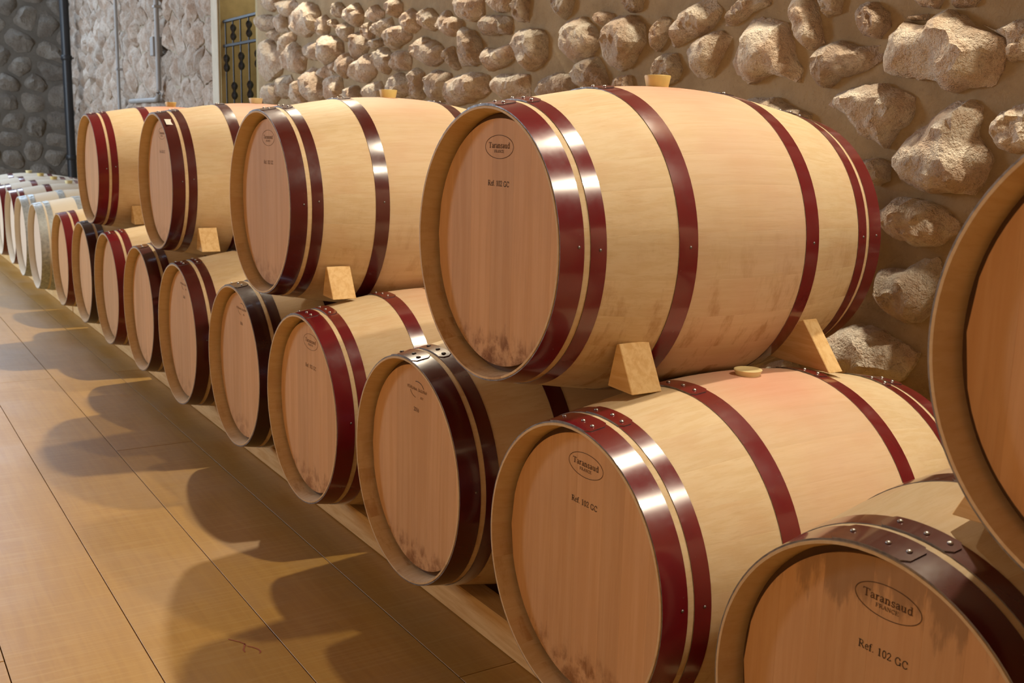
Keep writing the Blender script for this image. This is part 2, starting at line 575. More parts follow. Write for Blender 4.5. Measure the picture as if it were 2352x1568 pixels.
def stone_mesh(poly, H, seed, n=48, grid=0.105, smooth_it=0, rough=1.0):
    """poly in wall plane (u, v); returns verts (u, v, h) around the centroid, faces, centroid"""
    P = resample(poly, n)
    for _ in range(smooth_it):
        P = [(P[i - 1] + P[i] * 2 + P[(i + 1) % n]) * 0.25 for i in range(n)]
    area = 0.0; cx = cy = 0.0
    for i in range(n):
        a, b = P[i], P[(i + 1) % n]
        c = a.x * b.y - b.x * a.y
        area += c; cx += (a.x + b.x) * c; cy += (a.y + b.y) * c
    if abs(area) < 1e-7:
        return None
    C = Vector((cx / (3 * area), cy / (3 * area)))
    if area < 0:
        P.reverse()
    size = math.sqrt(abs(area) / 2)
    rr = random.Random(int(seed * 997))
    so = Vector((seed * 3.17, seed * 1.31, seed * 0.77))
    B = []
    for p in P:
        d = (p - C)
        wob = noise.noise(Vector((p.x * 14, p.y * 14, seed * 5.1))) * 0.05 + noise.noise(Vector((p.x * 48, p.y * 48, seed * 2.3))) * 0.045
        B.append(p + d.normalized() * wob * size * rough)
    g = max(0.0075, size * grid)
    u0, u1 = min(p.x for p in B), max(p.x for p in B)
    v0, v1 = min(p.y for p in B), max(p.y for p in B)
    Bt = [(p.x, p.y) for p in B]

    def dist(x, y):
        m = 9.0
        for i in range(n):
            ax, ay = Bt[i]; bx_, by = Bt[i - 1]
            ex, ey = bx_ - ax, by - ay
            l2 = ex * ex + ey * ey
            t = max(0.0, min(1.0, ((x - ax) * ex + (y - ay) * ey) / l2)) if l2 > 0 else 0.0
            q = (ax + ex * t - x) ** 2 + (ay + ey * t - y) ** 2
            if q < m:
                m = q
        return math.sqrt(m)
    pts, ds = [p.copy() for p in B], [0.0] * n
    row = 0
    y = v0 + g * 0.5
    while y < v1:
        x = u0 + (g * 0.5 if row % 2 else 0.0)
        while x < u1:
            qx, qy = x + rr.uniform(-0.25, 0.25) * g, y + rr.uniform(-0.25, 0.25) * g
            if inside((qx, qy), Bt):
                d = dist(qx, qy)
                if d > 0.4 * g:
                    pts.append(Vector((qx, qy))); ds.append(d)
            x += g
        y += g * 0.866
        row += 1
    vv, _e, ff, orig, _oe, _of = geometry.delaunay_2d_cdt(pts, [], [list(range(n))], 1, 1e-7)
    # chipped facets: the face is the lowest of a few tilted planes
    planes = [(rr.uniform(-0.16, 0.16), rr.uniform(-0.10, 0.22), H)]
    a0 = rr.uniform(0, 2 * PI)
    for i in range(rr.choice((3, 4, 5))):
        a = a0 + i * 1.5 + rr.uniform(-0.5, 0.5)
        sl = rr.uniform(0.3, 1.0)
        off = rr.uniform(0.2, 0.5) * size
        planes.append((-math.cos(a) * sl, -math.sin(a) * sl, H + off * sl))
    verts = []
    for i, p in enumerate(vv):
        d = ds[orig[i][0]] if orig[i] else dist(p.x, p.y)
        t = min(1.0, d / (0.24 * size))
        lf = 0.34 + 0.66 * (1 - (1 - t) ** 2)
        e = p - C
        h = max(min(pl[0] * e.x + pl[1] * e.y + pl[2] for pl in planes), 0.3 * H)
        nx = Vector((p.x, p.y, 0)) + so
        crust = max(0.0, min(1.0, 0.45 + 1.8 * noise.noise(nx * (1.7 / size) + Vector((4, 2, 8)))))
        hh = lf * (h + 0.10 * size * noise.noise(nx * (1.6 / size)) + 0.07 * size * noise.noise(nx * (4.5 / size)))
        hh += rough * min(1.0, t + 0.25) * (0.009 * noise.noise(nx * 36.0) + (0.25 + crust) * (0.012 * noise.noise(nx * 68.0) - 0.008 * abs(noise.noise(nx * 120.0))))
        verts.append((p.x - C.x, p.y - C.y, hh))
    faces = [tuple(f) for f in ff]
    # skirt down into the mortar
    idx = {}
    for i in range(len(vv)):
        for k in orig[i]:
            if k < n:
                idx[k] = i
    k0 = len(verts)
    if len(idx) == n:
        for k in range(n):
            q = verts[idx[k]]
            verts.append((q[0] * 1.02, q[1] * 1.02, -0.35 * H))
        for k in range(n):
            j = (k + 1) % n
            faces.append((k0 + k, k0 + j, idx[j], idx[k]))
    return verts, faces, C


def clip_half(poly, p, nrm):
    out = []
    for i in range(len(poly)):
        a, b = poly[i], poly[(i + 1) % len(poly)]
        da = (a[0] - p[0]) * nrm[0] + (a[1] - p[1]) * nrm[1]
        db = (b[0] - p[0]) * nrm[0] + (b[1] - p[1]) * nrm[1]
        if da <= 0:
            out.append(a)
        if da * db < 0:
            t = da / (da - db)
            out.append((a[0] + (b[0] - a[0]) * t, a[1] + (b[1] - a[1]) * t))
    return out


def voronoi(seeds, others, reach, gap, keep):
    """cells of seeds against seeds+others, shrunk by gap"""
    allp = seeds + others
    cells = []
    for si, s in enumerate(seeds):
        poly = [(s[0] - reach, s[1] - reach), (s[0] + reach, s[1] - reach), (s[0] + reach, s[1] + reach), (s[0] - reach, s[1] + reach)]
        for j, q in enumerate(allp):
            if j == si:
                continue
            dx, dy = q[0] - s[0], q[1] - s[1]
            dd = math.hypot(dx, dy)
            if dd > 2.9 * reach or dd < 1e-6:
                continue
            nx, ny = dx / dd, dy / dd
            m = dd / 2 - gap * (1.0 if j < len(seeds) else 0.55)
            poly = clip_half(poly, (s[0] + nx * m, s[1] + ny * m), (nx, ny))
            if len(poly) < 3:
                break
        if len(poly) >= 3:
            for (p, nr) in keep:
                poly = clip_half(poly, p, nr)
                if len(poly) < 3:
                    break
        if len(poly) >= 3:
            cells.append(poly)
    return cells


def poly_area(p):
    return abs(sum(p[i][0] * p[(i + 1) % len(p)][1] - p[(i + 1) % len(p)][0] * p[i][1] for i in range(len(p)))) / 2


def wall_slab(name, u0, u1, v0, v1, to3, mat, step=0.06, amp=0.012, thick=0.35):
    nu = max(2, int((u1 - u0) / step)); nv = max(2, int((v1 - v0) / step))
    vs, fs = [], []
    for j in range(nv + 1):
        for i in range(nu + 1):
            a = u0 + (u1 - u0) * i / nu; b = v0 + (v1 - v0) * j / nv
            edge = i in (0, nu) or j in (0, nv)
            h = 0 if edge else amp * noise.noise(Vector((a * 5, b * 5, 3.3))) + amp * 0.5 * noise.noise(Vector((a * 17, b * 17, 1.3)))
            vs.append(to3(a, b, h))
    for j in range(nv):
        for i in range(nu):
            q = j * (nu + 1) + i
            fs.append((q, q + 1, q + nu + 2, q + nu + 1))
    b = len(vs)
    vs += [to3(u0, v0, -thick), to3(u1, v0, -thick), to3(u1, v1, -thick), to3(u0, v1, -thick)]
    c = [0, nu, nv * (nu + 1) + nu, nv * (nu + 1)]
    fs += [(b + 3, b + 2, b + 1, b), (b, b + 1, c[1], c[0]), (b + 2, b + 3, c[3], c[2]), (b + 1, b + 2, c[2], c[1]), (b + 3, b, c[0], c[3])]
    return mesh_obj(name, vs, fs, [mat], None, True, angle=60)


def side3(u, v, h):
    return (u, WALL_Y - h, v)


def end3(u, v, h):
    return (X0 + h, u, v)


def put_stone(poly, H, seed, parent, mat, to3, **kw):
    r = stone_mesh(poly, H, seed, **kw)
    if r is None:
        return None
    vs, fs, C = r
    o3 = Vector(to3(C.x, C.y, 0))
    flip = to3 is side3
    v3 = [tuple(Vector(to3(C.x + v[0], C.y + v[1], v[2])) - o3) for v in vs]
    # ccw in (u, v): with outward -y and u=x this is outward; with outward +x and u=y also outward
    o = mesh_obj('stone', v3, fs, [mat], parent, True, angle=32)
    o.location = o3
    return o


# stones of the wall behind the near barrels, outlines taken from the photograph and laid on the wall plane
ZA = (560, 0, 3.459)
ZB = (1200, 0, 2.0417)
ZC = (1750, 400, 2.613)
TRACED = [(ZA, s) for s in (
    "100,130 160,110 225,130 235,210 190,250 120,245", "255,120 300,90 320,180 330,250 270,260 250,200",
    "385,170 420,80 470,5 540,40 580,90 575,170 540,250 470,300 400,270", "280,10 380,0 415,30 390,70 370,130 310,130 285,60",
    "580,170 625,115 655,150 650,240 620,310 585,280", "665,160 695,145 725,200 710,225 675,210",
    "700,30 740,10 770,60 760,130 720,140 690,90", "735,220 790,170 835,210 830,290 790,330 745,290",
    "820,70 870,15 915,60 925,110 900,190 860,215 820,150", "975,110 1030,35 1090,90 1080,150 1030,185 985,160",
    "1020,195 1080,160 1140,130 1160,200 1110,260 1070,300 1030,270", "1115,30 1170,-20 1220,10 1230,80 1190,140 1130,110",
    "1130,210 1210,195 1290,220 1300,300 1220,370 1160,400 1130,320", "1240,120 1300,60 1360,100 1370,230 1310,260 1260,220",
    "1365,130 1450,55 1520,130 1530,200 1470,250 1400,200", "1530,110 1590,75 1620,120 1700,160 1700,260 1600,290 1545,230",
    "1690,-30 1860,-40 1870,110 1800,170 1700,140", "1860,125 1980,110 2085,130 2090,270 1880,275",
    "1920,-30 2080,-40 2060,90 1980,100 1930,40", "2135,50 2170,-30 2230,-30 2240,180 2150,170",
    "940,210 985,170 1010,250 1000,330 950,300", "830,290 880,255 940,290 970,360 930,440 880,480 840,400",
    "990,310 1060,300 1080,350 1030,400 990,370", "480,340 580,335 590,400 560,480 500,470",
    "590,370 650,280 700,290 760,330 765,420 700,490 620,520 580,450", "300,290 380,240 390,310 350,390 320,460 290,420",
    "120,480 145,340 190,305 240,360 310,450 290,540 240,600 170,650 125,580", "340,480 380,330 430,380 475,450 460,540 420,590 350,560",
    "190,270 230,230 260,270 250,330 210,320", "720,510 760,470 800,410 850,470 840,560 780,630 730,590",
    "670,510 720,480 725,540 690,580", "840,600 900,480 965,420 1025,490 1020,580 960,660 880,640",
    "1025,440 1100,370 1170,440 1165,520 1110,600 1050,540", "1170,520 1210,405 1290,400 1300,500 1290,560 1190,565",
    "1340,380 1400,290 1470,320 1550,380 1550,480 1480,530 1380,480", "1580,390 1635,360 1640,430 1690,540 1650,560 1590,460",
    "1700,520 1720,380 1710,210 1780,240 1840,300 1870,420 1850,500 1780,520", "1890,370 1990,390 2110,330 2130,430 2050,520 1930,560 1900,460",
    "2120,250 2200,225 2340,230 2370,290 2370,470 2290,550 2240,570 2190,480 2130,390", "480,600 520,530 570,560 620,760 580,820 500,800",
    "580,540 650,520 680,590 640,630 590,610", "650,690 690,590 740,600 765,720 740,800 660,810",
    "260,660 310,600 350,590 380,690 370,760 300,780 265,720", "160,760 200,660 240,660 265,760 230,820 180,820",
    "380,730 410,640 470,610 475,720 460,830 400,830", "785,760 830,680 880,680 920,760 900,840 800,840",
    "950,720 1000,660 1060,640 1090,710 1080,790 960,810", "1125,680 1190,590 1230,580 1300,640 1300,740 1200,770 1130,740",
    "1325,600 1350,530 1400,580 1385,700 1400,780 1330,790", "1430,600 1510,545 1610,590 1620,700 1600,790 1490,800 1450,690",
    "1620,720 1660,610 1810,570 1910,590 1920,730 1850,780 1640,840", "1955,610 2080,580 2240,590 2250,770 2010,780 1960,700",
    "130,-20 270,-30 260,60 200,90 150,60")] + [(ZB, s) for s in (
    "160,170 200,100 270,70 310,110 345,190 310,270 240,295 180,240", "320,70 350,50 400,60 405,100 360,120 330,100",
    "390,130 430,70 500,70 550,110 550,200 500,300 440,335 390,290 385,200", "130,-15 230,-20 210,60 180,95 140,40",
    "440,-15 545,-15 530,50 490,60", "590,150 640,75 670,90 650,180 610,240 590,210",
    "670,150 740,70 800,10 880,-10 925,40 910,90 850,150 760,190 690,225", "930,120 990,20 1030,-20 1150,-20 1140,20 1060,60 980,120",
    "755,230 810,185 920,140 965,170 930,240 880,360 810,370 760,320",
    "960,290 1010,190 1050,100 1110,75 1210,110 1265,200 1260,260 1295,340 1270,390 1230,360 1140,350 1060,390 980,350",
    "600,310 650,250 700,250 725,320 700,380 650,400 600,380", "230,340 280,280 335,265 370,320 380,400 300,420 240,400",
    "60,420 80,370 150,340 210,350 230,430 140,470 65,470", "395,420 430,360 480,350 500,420",
    "1240,-30 1330,-30 1370,80 1400,200 1330,240 1290,200 1260,110", "1370,-20 1480,-20 1470,60 1410,80",
    "1535,60 1560,15 1640,10 1700,60 1710,120 1660,185 1580,160", "1340,280 1380,220 1480,190 1560,215 1660,210 1665,280 1600,330 1480,360 1410,410 1370,390",
    "1690,270 1740,150 1790,100 1880,115 1950,70 2050,60 2110,120 2240,170 2250,260 2200,400 2060,420 2010,440 1950,400 1820,370 1700,350",
    "2130,110 2200,140 2300,90 2400,80 2400,270 2270,290 2260,180", "1800,70 1880,60 1870,90 1800,95", "1800,-20 1960,-20 1920,40 1850,30",
    "1980,-20 2140,-20 2100,30 2010,35", "1420,490 1470,430 1600,400 1690,390 1760,430 1830,450 1800,570 1720,640 1680,690 1570,620 1500,530",
    "1740,760 1780,660 1900,560 1990,490 2080,480 2135,500 2120,640 2170,740 2150,850 2100,910 1900,900 1760,860",
    "2180,590 2230,520 2310,490 2400,470 2420,690 2280,720 2210,690", "1000,470 1080,455 1180,460 1250,500 1340,540 1300,610 1100,610",
    "1590,745 1650,740 1690,770 1690,850 1640,870 1560,830")] + [(ZC, s) for s in (
    "690,220 740,180 810,135 900,150 1020,190 1100,240 1160,290 1130,360 1020,440 900,430 760,380 690,320",
    "670,600 720,570 860,560 940,510 1030,500 1070,600 1040,720 990,830 900,900 830,890 740,840 670,740",
    "340,990 430,930 560,910 690,930 800,1010 900,1080 880,1160 800,1240 640,1280 430,1220 360,1090")]
NEAR_U0, FAR_U1 = -7.054, -8.113
wall_near = tag(wall_slab('wall_right', NEAR_U0, X1, 0.0, ROOM_Z, side3, M_MORTAR),
                'rough limestone wall in tan mortar right behind the near barrels', 'wall', kind='structure')
traced_polys = []
for (ox, oy, sc), s in TRACED:
    pts = [tuple(float(q) for q in t.split(',')) for t in s.split()]
    traced_polys.append([cam_ray_on_wall(ox + a / sc, oy + b / sc) for a, b in pts])
rs = random.Random(11)
blockers = []
for i, poly in enumerate(traced_polys):
    size = math.sqrt(poly_area(poly))
    put_stone(poly, min(0.095, 0.024 + 0.32 * size), 10 + i * 1.37, wall_near, M_STONE, side3)
    R = resample(poly, 14)
    cxy = sum(R, Vector((0, 0))) / 14
    blockers.append((cxy.x, cxy.y))
    for p in R:
        blockers.append((p.x, p.y))


def poisson(u0, u1, v0, v1, dist, block, bd, rng, sq=1.0, tries=9000):
    out = []
    for _ in range(tries):
        p = (rng.uniform(u0, u1), rng.uniform(v0, v1))
        if any((p[0] - q[0]) ** 2 + ((p[1] - q[1]) * sq) ** 2 < dist * dist for q in out):
            continue
        if block and any((p[0] - q[0]) ** 2 + (p[1] - q[1]) ** 2 < bd * bd for q in block):
            continue
        out.append(p)
    return out


fill = poisson(NEAR_U0 + 0.08, 1.1, 0.2, 2.65, 0.238, blockers, 0.115, rs)
fill = [p for p in fill if not any(inside(p, q) for q in traced_polys)]
for i, c in enumerate(voronoi(fill, blockers, 0.17, 0.022, [((NEAR_U0 + 0.03, 0), (-1, 0)), ((0, 0.03), (0, -1))])):
    if poly_area(c) < 0.0035:
        continue
    put_stone(c, 0.03 + 0.16 * math.sqrt(poly_area(c)), 300 + i * 1.13, wall_near, M_STONE, side3, n=34)

wall_far = tag(wall_slab('wall_right_far', X0 - 0.3, FAR_U1, 0.0, ROOM_Z, side3, M_MORTARF),
               'flaky pale stone wall between iron grille and dark corner', 'wall', kind='structure')
fs_ = poisson(X0 + 0.1, FAR_U1 - 0.06, 0.95, 3.05, 0.172, None, 0, rs, 0.8, 5000)
for i, c in enumerate(voronoi(fs_, [], 0.2, 0.008, [((FAR_U1 - 0.02, 0), (1, 0))])):
    if poly_area(c) < 0.003:
        continue
    put_stone(c, 0.035 + rs.uniform(0, 0.04), 700 + i * 1.7, wall_far, M_STONEF, side3, n=26, grid=0.2)
# stretch of wall above the opening
lint = tag(wall_slab('wall_right_lintel', FAR_U1, NEAR_U0, 3.0, ROOM_Z, side3, M_MORTAR), 'mortar lintel above the grilled opening, beyond the picture', 'wall', kind='structure')

wall_end = tag(wall_slab('wall_end', Y0, WALL_Y, 0.0, ROOM_Z, end3, M_MORTARE, step=0.1), 'dim grey stone end wall beyond the last barrels', 'wall', kind='structure')
es = poisson(-1.6, WALL_Y - 0.05, 0.3, 3.3, 0.27, None, 0, rs, 1.35, 4000)
for i, c in enumerate(voronoi(es, [], 0.26, 0.024, [((WALL_Y - 0.02, 0), (1, 0))])):
    if poly_area(c) < 0.006:
        continue
    put_stone(c, 0.03 + rs.uniform(0, 0.025), 1500 + i * 1.9, wall_end, M_STONEE, end3, n=26, grid=0.2, smooth_it=3)

# remaining shell: opposite wall, wall behind the viewer, ceiling
ol = MB()
xs = [X0 - 0.3]
for x, ww, z, _p in WINDOWS:
    xs += [x - ww / 2, x + ww / 2]
xs.append(X1 + 0.3)
for i in range(0, len(xs), 2):
    ol.quadbox(xs[i], xs[i + 1], Y0 - 0.3, Y0, 0, ROOM_Z)
for x, ww, z, _p in WINDOWS:
    ol.quadbox(x - ww / 2, x + ww / 2, Y0 - 0.3, Y0, 0, z - 0.9)
    ol.quadbox(x - ww / 2, x + ww / 2, Y0 - 0.3, Y0, z + 0.9, ROOM_Z)
tag(ol.build('wall_left', [M_CEIL]), 'brown plastered wall with windows on the opposite side of the cellar', 'wall', kind='structure')
tag(MB().quadbox(X1, X1 + 0.3, Y0, WALL_Y + 0.3, 0, ROOM_Z).build('wall_rear', [M_CEIL]), 'brown plastered wall behind the viewer', 'wall', kind='structure')
tag(MB().quadbox(X0 - 0.3, X1 + 0.3, Y0 - 0.3, WALL_Y + 0.9, ROOM_Z, ROOM_Z + 0.2).build('ceiling', [M_CEIL]), 'dark timber ceiling above the cellar', 'ceiling', kind='structure')
for i, (x, ww, z, _p) in enumerate(WINDOWS):
    wf = MB()
    for a, b, c_, d_ in ((x - ww / 2, x - ww / 2 + 0.06, z - 0.9, z + 0.9), (x + ww / 2 - 0.06, x + ww / 2, z - 0.9, z + 0.9), (x - 0.03, x + 0.03, z - 0.9, z + 0.9),
                         (x - ww / 2, x + ww / 2, z - 0.9, z - 0.84), (x - ww / 2, x + ww / 2, z + 0.84, z + 0.9)):
        wf.quadbox(a, b, Y0 - 0.1, Y0 - 0.03, c_, d_)
    o = wf.build('window_%d' % (i + 1), [M_FRAME])
    tag(o, ('wooden daylight window near the end wall', 'wooden daylight window halfway along the opposite wall', 'wooden daylight window beside the viewer')[i], 'window', kind='structure')
    MB().quadbox(x - ww / 2, x + ww / 2, Y0 - 0.16, Y0 - 0.15, z - 0.9, z + 0.9).build('pane', [M_GLASS], o)

_y, _w, _z, _h, _p = END_WIN
wf = MB()
for a, b, c_, d_ in ((_y - _w / 2, _y - _w / 2 + 0.06, _z - _h / 2, _z + _h / 2), (_y + _w / 2 - 0.06, _y + _w / 2, _z - _h / 2, _z + _h / 2), (_y - 0.03, _y + 0.03, _z - _h / 2, _z + _h / 2),
                     (_y - _w / 2, _y + _w / 2, _z - _h / 2, _z - _h / 2 + 0.06), (_y - _w / 2, _y + _w / 2, _z + _h / 2 - 0.06, _z + _h / 2)):
    wf.quadbox(X0 + 0.0, X0 + 0.08, a, b, c_, d_)
o = tag(wf.build('window_4', [M_FRAME]), 'wide daylight window high in the end wall', 'window', kind='structure')
MB().quadbox(X0 + 0.02, X0 + 0.03, _y - _w / 2, _y + _w / 2, _z - _h / 2, _z + _h / 2).build('pane', [M_GLASS], o)

# opening with plaster jamb, and the wrought-iron grille in it
jb = MB()
jb.quadbox(FAR_U1, -7.926, WALL_Y - 0.012, WALL_Y + 0.75, 0, 3.0)
jb.quadbox(NEAR_U0 - 0.04, NEAR_U0 + 0.001, WALL_Y + 0.0, WALL_Y + 0.75, 0, 3.0)
jb.quadbox(FAR_U1, NEAR_U0, WALL_Y + 0.70, WALL_Y + 0.80, 0, 3.0)
jamb = tag(jb.build('trim_1', [M_PLASTER]), 'ochre plaster jamb of the wall opening behind the iron grille', 'plaster trim', kind='structure')
MB().quadbox(FAR_U1, -7.942, WALL_Y - 0.03, WALL_Y - 0.012, 0, 3.0, 0.004).build('plaster_band', [M_CREAM], jamb)
MB().quadbox(FAR_U1, NEAR_U0, WALL_Y + 0.05, WALL_Y + 0.69, 0, 0.95).build('sill_block', [M_PLASTER], jamb)
gr = tag(empty('iron_grille', (-7.49, WALL_Y + 0.02, 0.95)), 'black wrought-iron grille with knotted bars in the wall opening', 'grille')
GX = [-7.885, -7.698, -7.511, -7.314, -7.127]
gy = 0.0
for z in (2.147, 1.955, 1.0):
    MB().quadbox(-7.926 + 7.49, -7.075 + 7.49, gy - 0.012, gy + 0.012, z - 0.95 - 0.011, z - 0.95 + 0.011, 0.003).build('rail', [M_IRON], gr)
for i, gx in enumerate(GX):
    bar = MB().tube([(gx + 7.49, gy, 0.0), (gx + 7.49, gy, 1.197)], 0.0065, 8).build('bar', [M_IRON], gr, True, 40)
    zs = (2.05, 1.597, 1.16) if i % 2 else (1.82, 1.37)
    for z in zs:
        prof = [(0.009, -0.068), (0.018, -0.058), (0.025, -0.040), (0.021, -0.020), (0.012, -0.006), (0.012, 0.006), (0.021, 0.020), (0.025, 0.040), (0.018, 0.058), (0.009, 0.068)]
        if z == 2.05:
            prof = [(r * 0.95, h * 0.9) for r, h in prof]
        kb = MB().lathe(prof, 10, (gx + 7.49, gy, z - 0.95))
        # hammered facets
        vv = []
        for j, v in enumerate(kb.v):
            f = 1.0 + 0.16 * math.cos((j % 10) * 2 * PI / 10 * 5)
            vv.append(((v[0] - gx - 7.49) * f + gx + 7.49, v[1] * f, v[2]))
        kb.v = vv
        kb.build('knot', [M_IRON], bar, True, 50)

# pipes on the far wall
pp = tag(empty('down_pipe', (-13.6, WALL_Y - 0.20, 0)), 'thick black drain pipe standing in the dark wall corner', 'pipe')
MB().tube([(0, 0, 0), (0, 0, ROOM_Z)], 0.055, 14).build('pipe', [M_PIPE], pp, True, 50)
for z in (0.9, 2.12, 3.4):
    MB().lathe([(0.062, -0.03), (0.066, -0.025), (0.066, 0.025), (0.062, 0.03)], 14, (0, 0, z)).build('collar', [M_PIPE], pp, True, 40)
    MB().quadbox(-0.012, 0.012, 0.05, 0.085, z - 0.012, z + 0.012).build('bracket', [M_EDGE], pp)
c1 = tag(empty('wall_conduit', (-11.32, WALL_Y - 0.085, 0)), 'thin straight grey conduit nearest the black pipe on stone wall', 'conduit')
MB().tube([(0, 0, 0.2), (0, 0, ROOM_Z)], 0.018, 8).build('tube', [M_COND], c1, True, 50)
for z in (1.1, 1.9, 2.7):
    MB().quadbox(-0.03, 0.03, -0.022, 0.06, z - 0.012, z + 0.012, 0.003).build('clip', [M_COND], c1)
c2 = tag(empty('wall_conduit', (-9.61, WALL_Y - 0.09, 0)), 'grey conduit bending sideways at its foot beside the iron grille', 'conduit')
arc = [(-0.12 + 0.12 * math.cos(a), 0, 1.675 - 0.12 * math.sin(a)) for a in (i * PI / 12 for i in range(7))]
MB().tube([(0, 0, ROOM_Z)] + [(0, 0, 1.9)] + arc + [(-1.16, 0, 1.555)], 0.024, 8).build('tube', [M_COND], c2, True, 50)
MB().quadbox(-0.11, -0.01, -0.045, 0.05, 1.955, 2.13, 0.006).build('junction_box', [M_COND], c2)
for z in (2.4,):
    MB().quadbox(-0.035, 0.035, -0.03, 0.06, z - 0.012, z + 0.012, 0.003).build('clip', [M_COND], c2)

# lamp housings above the picture
for i, (loc, aim, _p, _c, _rad) in enumerate(SPOTS):
    lf = tag(empty('wall_spot_lamp', (loc[0], WALL_Y, loc[2] + 0.12)),
             ('black wall spot lamp above the stacked barrels', 'black wall spot lamp above the nearest barrels', 'black wall spot lamp beside the opening')[i], 'lamp')
    MB().quadbox(-0.05, 0.05, -0.03, 0.0, -0.08, 0.08, 0.005).build('wall_plate', [M_LAMP], lf)
    MB().tube([(0, -0.02, 0.02), (0, loc[1] - WALL_Y, 0.04)], 0.012, 8).build('arm', [M_LAMP], lf, True, 50)
    MB().lathe([(0.05, 0.11), (0.09, 0.03), (0.092, -0.03)], 16, (0, loc[1] - WALL_Y, 0.0), cap=False).build('shade', [M_LAMP], lf, True, 50)

# ------------------------------------------------------------------ barrels
NS = 26
rb = random.Random(21)
sw = [rb.uniform(0.75, 1.3) for _ in range(NS)]
sw[0] = 1.5
tot = sum(sw)
ang = [PI / 2 + 1.5 / tot * PI]
for q in sw:
    ang.append(ang[-1] - q / tot * 2 * PI)     # first stave (wide, carries the bung) centred on top


def rad(y):
    q = abs(2 * y / BL - 1)
    c = (BR - RH) / 0.84
    return BR - (c * q * q if q < 0.6 else c * (0.36 + 1.2 * (q - 0.6)))


def stave_mesh(a0, a1, name, na=6):
    ys = [0.0, 0.006] + [0.03 + (BL - 0.06) * i / 22 for i in range(23)] + [BL - 0.006, BL]
    outer, inner = [], []
    for y in ys:
        e = min(y, BL - y)
        r = rad(y)
        outer.append((y, r - (0.0018 if e < 0.001 else 0.0)))
        if e < 0.04:
            ri = r - 0.0065 - 0.0165 * (e / 0.04)
        else:
            ri = r - 0.026
        inner.append((y, ri))
    fr = [0.0, 0.03, 0.22, 0.5, 0.78, 0.97, 1.0]
    vs, fs = [], []
    n = len(ys)
    for f in fr:
        a = a0 + (a1 - a0) * f
        dip = 0.00012 if f in (0.0, 1.0) else 0.0
        for (y, r) in outer:
            vs.append(((r - dip) * math.cos(a), y, BR + (r - dip) * math.sin(a)))
        for (y, r) in inner:
            vs.append((r * math.cos(a), y, BR + r * math.sin(a)))
    m = 2 * n
    for k in range(len(fr) - 1):
        A, B = k * m, (k + 1) * m
        for i in range(n - 1):
            fs.append((A + i, A + i + 1, B + i + 1, B + i))
            fs.append((A + n + i + 1, A + n + i, B + n + i, B + n + i + 1))
        fs.append((A + n, A, B, B + n))
        fs.append((A + n - 1, A + 2 * n - 1, B + 2 * n - 1, B + n - 1))
    for A, fl in ((0, 1), ((len(fr) - 1) * m, 0)):
        for i in range(n - 1):
            q = (A + i, A + i + 1, A + n + i + 1, A + n + i)
            fs.append(q[::-1] if fl else q)
    # a runs clockwise (decreasing), so flip everything to face outwards
    me = bpy.data.meshes.new(name)
    me.from_pydata(vs, [], fs)
    me.materials.append(M_STAVE)
    me.polygons.foreach_set('use_smooth', [True] * len(me.polygons))
    me.set_sharp_from_angle(angle=math.radians(35))
    import bmesh
    bm = bmesh.new(); bm.from_mesh(me); bmesh.ops.recalc_face_normals(bm, faces=bm.faces); bm.to_mesh(me); bm.free()
    return me


STAVES = [stave_mesh(ang[i], ang[i + 1], 'stave') for i in range(NS)]


def join_meshes(mes, name):
    vs, fs = [], []
    for me in mes:
        b = len(vs)
        vs += [tuple(v.co) for v in me.vertices]
        fs += [tuple(b + i for i in p.vertices) for p in me.polygons]
    me = bpy.data.meshes.new(name)
    me.from_pydata(vs, [], fs)
    me.materials.append(M_STAVE)
    me.polygons.foreach_set('use_smooth', [True] * len(me.polygons))
    me.set_sharp_from_angle(angle=math.radians(35))
    return me


BODY = join_meshes(STAVES, 'stave_body')

HR = 0.2735
hb = [-HR, -0.205, -0.118, -0.028, 0.062, 0.13, 0.212, HR]


def board_mesh(x0, x1, ya=0.040, yb=0.060, g=0.0):
    x0 += g; x1 -= g
    n = 7
    top = []
    for i in range(n + 1):
        x = x0 + (x1 - x0) * i / n
        top.append((x, math.sqrt(max(0.0, HR * HR - x * x))))
    outl = top + [(x, -z) for x, z in reversed(top)]
    o2 = []
    for x, z in outl:
        if o2 and abs(o2[-1][0] - x) + abs(o2[-1][1] - z) < 1e-5:
            continue
        o2.append((x, z))
    if abs(o2[0][0] - o2[-1][0]) + abs(o2[0][1] - o2[-1][1]) < 1e-5:
        o2.pop()
    cx = (x0 + x1) / 2
    m = len(o2)
    ch = 0.00018
    vs = [(x + (ch if x < cx - 0.3 * (x1 - x0) else -ch if x > cx + 0.3 * (x1 - x0) else 0), ya, BR + z) for x, z in o2]
    vs += [(x, ya + ch, BR + z) for x, z in o2] + [(x, yb, BR + z) for x, z in o2]
    fs = [tuple(range(m)), tuple(range(3 * m - 1, 2 * m - 1, -1))]
    for k in (0, 1):
        for i in range(m):
            j = (i + 1) % m
            fs.append((k * m + j, k * m + i, (k + 1) * m + i, (k + 1) * m + j))
    me = bpy.data.meshes.new('head_board')
    me.from_pydata(vs, [], fs)
    me.materials.append(M_HEAD)
    import bmesh
    bm = bmesh.new(); bm.from_mesh(me); bmesh.ops.recalc_face_normals(bm, faces=bm.faces); bm.to_mesh(me); bm.free()
    return me


